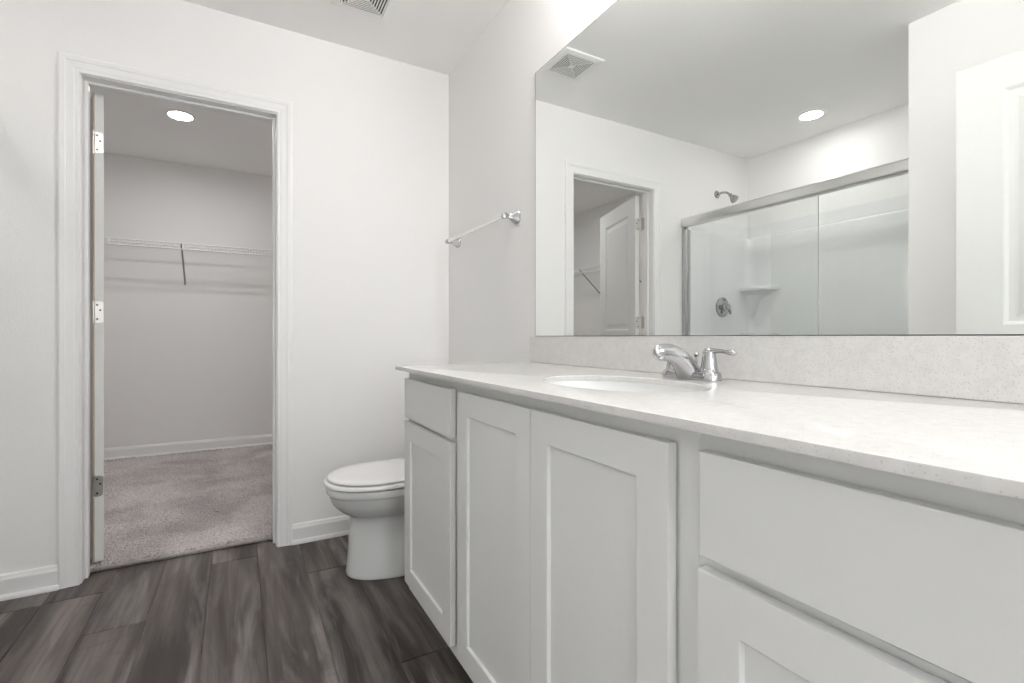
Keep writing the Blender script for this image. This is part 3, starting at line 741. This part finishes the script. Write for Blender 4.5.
# ------------------------------------------------------------------ closet: wire shelves and carpet
def wire_shelf(p0, along, out, L, label, braces, name='wire_shelf'):
    """p0: wall point at deck height; along/out unit vectors; deck 0.305 deep"""
    A, O, Z = Vector(along), Vector(out), Vector((0, 0, 1)); P = Vector(p0); D = 0.30
    t = thing(name, label, 'closet shelf', p0, group='white wire closet shelves')
    W = lambda a, o, z: P+A*a+O*o+Z*z
    bm = bmesh.new(); n = int(L/0.0254)
    for i in range(n):
        a = 0.012+i*0.0254
        tube(bm, [W(a, 0.006, 0.003), W(a, D-0.003, 0.003), W(a, D, -0.001), W(a, D, -0.012)], 0.0022, 5)
    obj('deck_wires', bm, M_WIRE, t, smooth=80)
    bm = bmesh.new()
    for o, z in ((0.006, -0.001), (0.15, -0.001)): tube(bm, [W(0.003, o, z), W(L-0.003, o, z)], 0.004, 8)
    obj('support_rod', bm, M_WIRE, t, smooth=80)
    bm = bmesh.new()
    for o, z in ((D+0.002, -0.002), (D+0.004, -0.046)): tube(bm, [W(0.003, o, z), W(L-0.003, o, z)], 0.0048, 8)
    a = 0.35
    while a < L: tube(bm, [W(a, D+0.002, 0.0), W(a, D+0.004, -0.046)], 0.006, 8); a += 0.46
    obj('front_lip', bm, M_WIRE, t, smooth=80)
    for a in braces:
        bm = bmesh.new(); tube(bm, [W(a, D+0.004, -0.002), W(a, D-0.004, -0.02), W(a, 0.012, -0.262), W(a, 0.004, -0.27), W(a, 0.004, -0.30)], [0.0062]*5, 8)
        obj('brace', bm, M_BRACE, t, smooth=60)
    a = 0.2
    while a < L:
        bm = bmesh.new(); c = W(a, 0.005, 0.004)
        bmesh.ops.create_cube(bm, size=1.0, matrix=Matrix.Translation(c) @ Matrix.Diagonal((0.008+0.006*abs(A.x), 0.008+0.006*abs(A.y), 0.018, 1))); obj('wall_clip', bm, M_WIRE, t); a += 0.6
wire_shelf((XCL+0.31, YC-0.0005, 1.722), (1, 0, 0), (0, -1, 0), XCR-XCL-0.311, 'white wire shelf on the closet back wall with one diagonal brace in view', (0.80, 1.9))
wire_shelf((XCL+0.0005, YB+WT+0.35, 1.722), (0, 1, 0), (1, 0, 0), YC-YB-WT-0.352, 'white wire shelf on the closet side wall, seen only through the mirror', (0.55, 1.25))

def carpet():
    x0, x1, y0, y1 = XCL+0.0005, XCR-0.0005, YB+WT+0.0005, YC-0.0005
    rng = np.random.default_rng(5)
    verts, faces = [], []
    def patch(xa, xb, ya_, yb_, step):
        nx, ny = int((xb-xa)/step)+1, int((yb_-ya_)/step)+1
        X = np.linspace(xa, xb, nx); Y = np.linspace(ya_, yb_, ny); b0 = len(verts)
        for j in range(ny):
            hs = 0.009+0.013*rng.random(nx); jx = (rng.random(nx)-.5)*step*0.7; jy = (rng.random(nx)-.5)*step*0.7
            for i in range(nx):
                ex = 0 < i < nx-1; ey = 0 < j < ny-1
                verts.append((X[i]+(jx[i] if ex else 0), Y[j]+(jy[i] if ey else 0), hs[i]))
        for j in range(ny-1):
            for i in range(nx-1):
                a = b0+j*nx+i; faces.append((a, a+1, a+nx+1, a+nx))
    patch(x0, x1, y0+0.5, y1, 0.008)
    patch(x0, x1, y0+0.003, y0+0.5, 0.006)
    
    b0 = len(verts); n = int((DX1-DX0)/0.004)
    xs = np.linspace(DX0+0.0005, DX1-0.0005, n)
    for x in xs:
        yj = YB+0.098+rng.normal(0, 0.0018)
        verts.append((x, yj-0.002, 0.0009)); verts.append((x, yj+0.002, 0.003+0.004*rng.random())); verts.append((x, yj+0.010, 0.006+0.006*rng.random())); verts.append((x, yj+0.024, 0.013))
    for i in range(n-1):
        for k in range(3): a = b0+4*i+k; faces.append((a, a+4, a+5, a+1))
    # loose tufts along the cut edge at the doorway
    for i in range(3400):
        x = rng.uniform(DX0+0.003, DX1-0.003); y = YB+0.096+abs(rng.normal(0, 0.012)); h = rng.uniform(0.008, 0.019)
        lx, ly = rng.normal(0, 0.004), rng.normal(-0.008, 0.006); r = rng.uniform(0.0022, 0.0042); b0 = len(verts)
        for k in range(3):
            a = 2*PI*k/3; verts.append((x+r*math.cos(a), y+r*math.sin(a), 0.0008))
        for k in range(3):
            a = 2*PI*k/3; verts.append((x+lx*.7+r*1.1*math.cos(a), y+ly*.7+r*1.1*math.sin(a), h*.7))
        verts.append((x+lx, y+ly, h))
        for k in range(3):
            k2 = (k+1) % 3; faces.append((b0+k, b0+k2, b0+3+k2, b0+3+k)); faces.append((b0+3+k, b0+3+k2, b0+6))
    me = bpy.data.meshes.new('carpet'); me.from_pydata(verts, [], faces); me.materials.append(M_CARPET)
    o = bpy.data.objects.new('carpet', me); COL.objects.link(o)
    tag(o, 'mauve grey cut-pile carpet covering the closet floor', 'carpet', kind='stuff')
carpet()
bm = bmesh.new(); box(bm, XS-0.1, XR+0.1, YB+0.098, YC+0.1, -0.06, 0.0006); obj('floor_closet', bm, M_TOE, kind='structure')
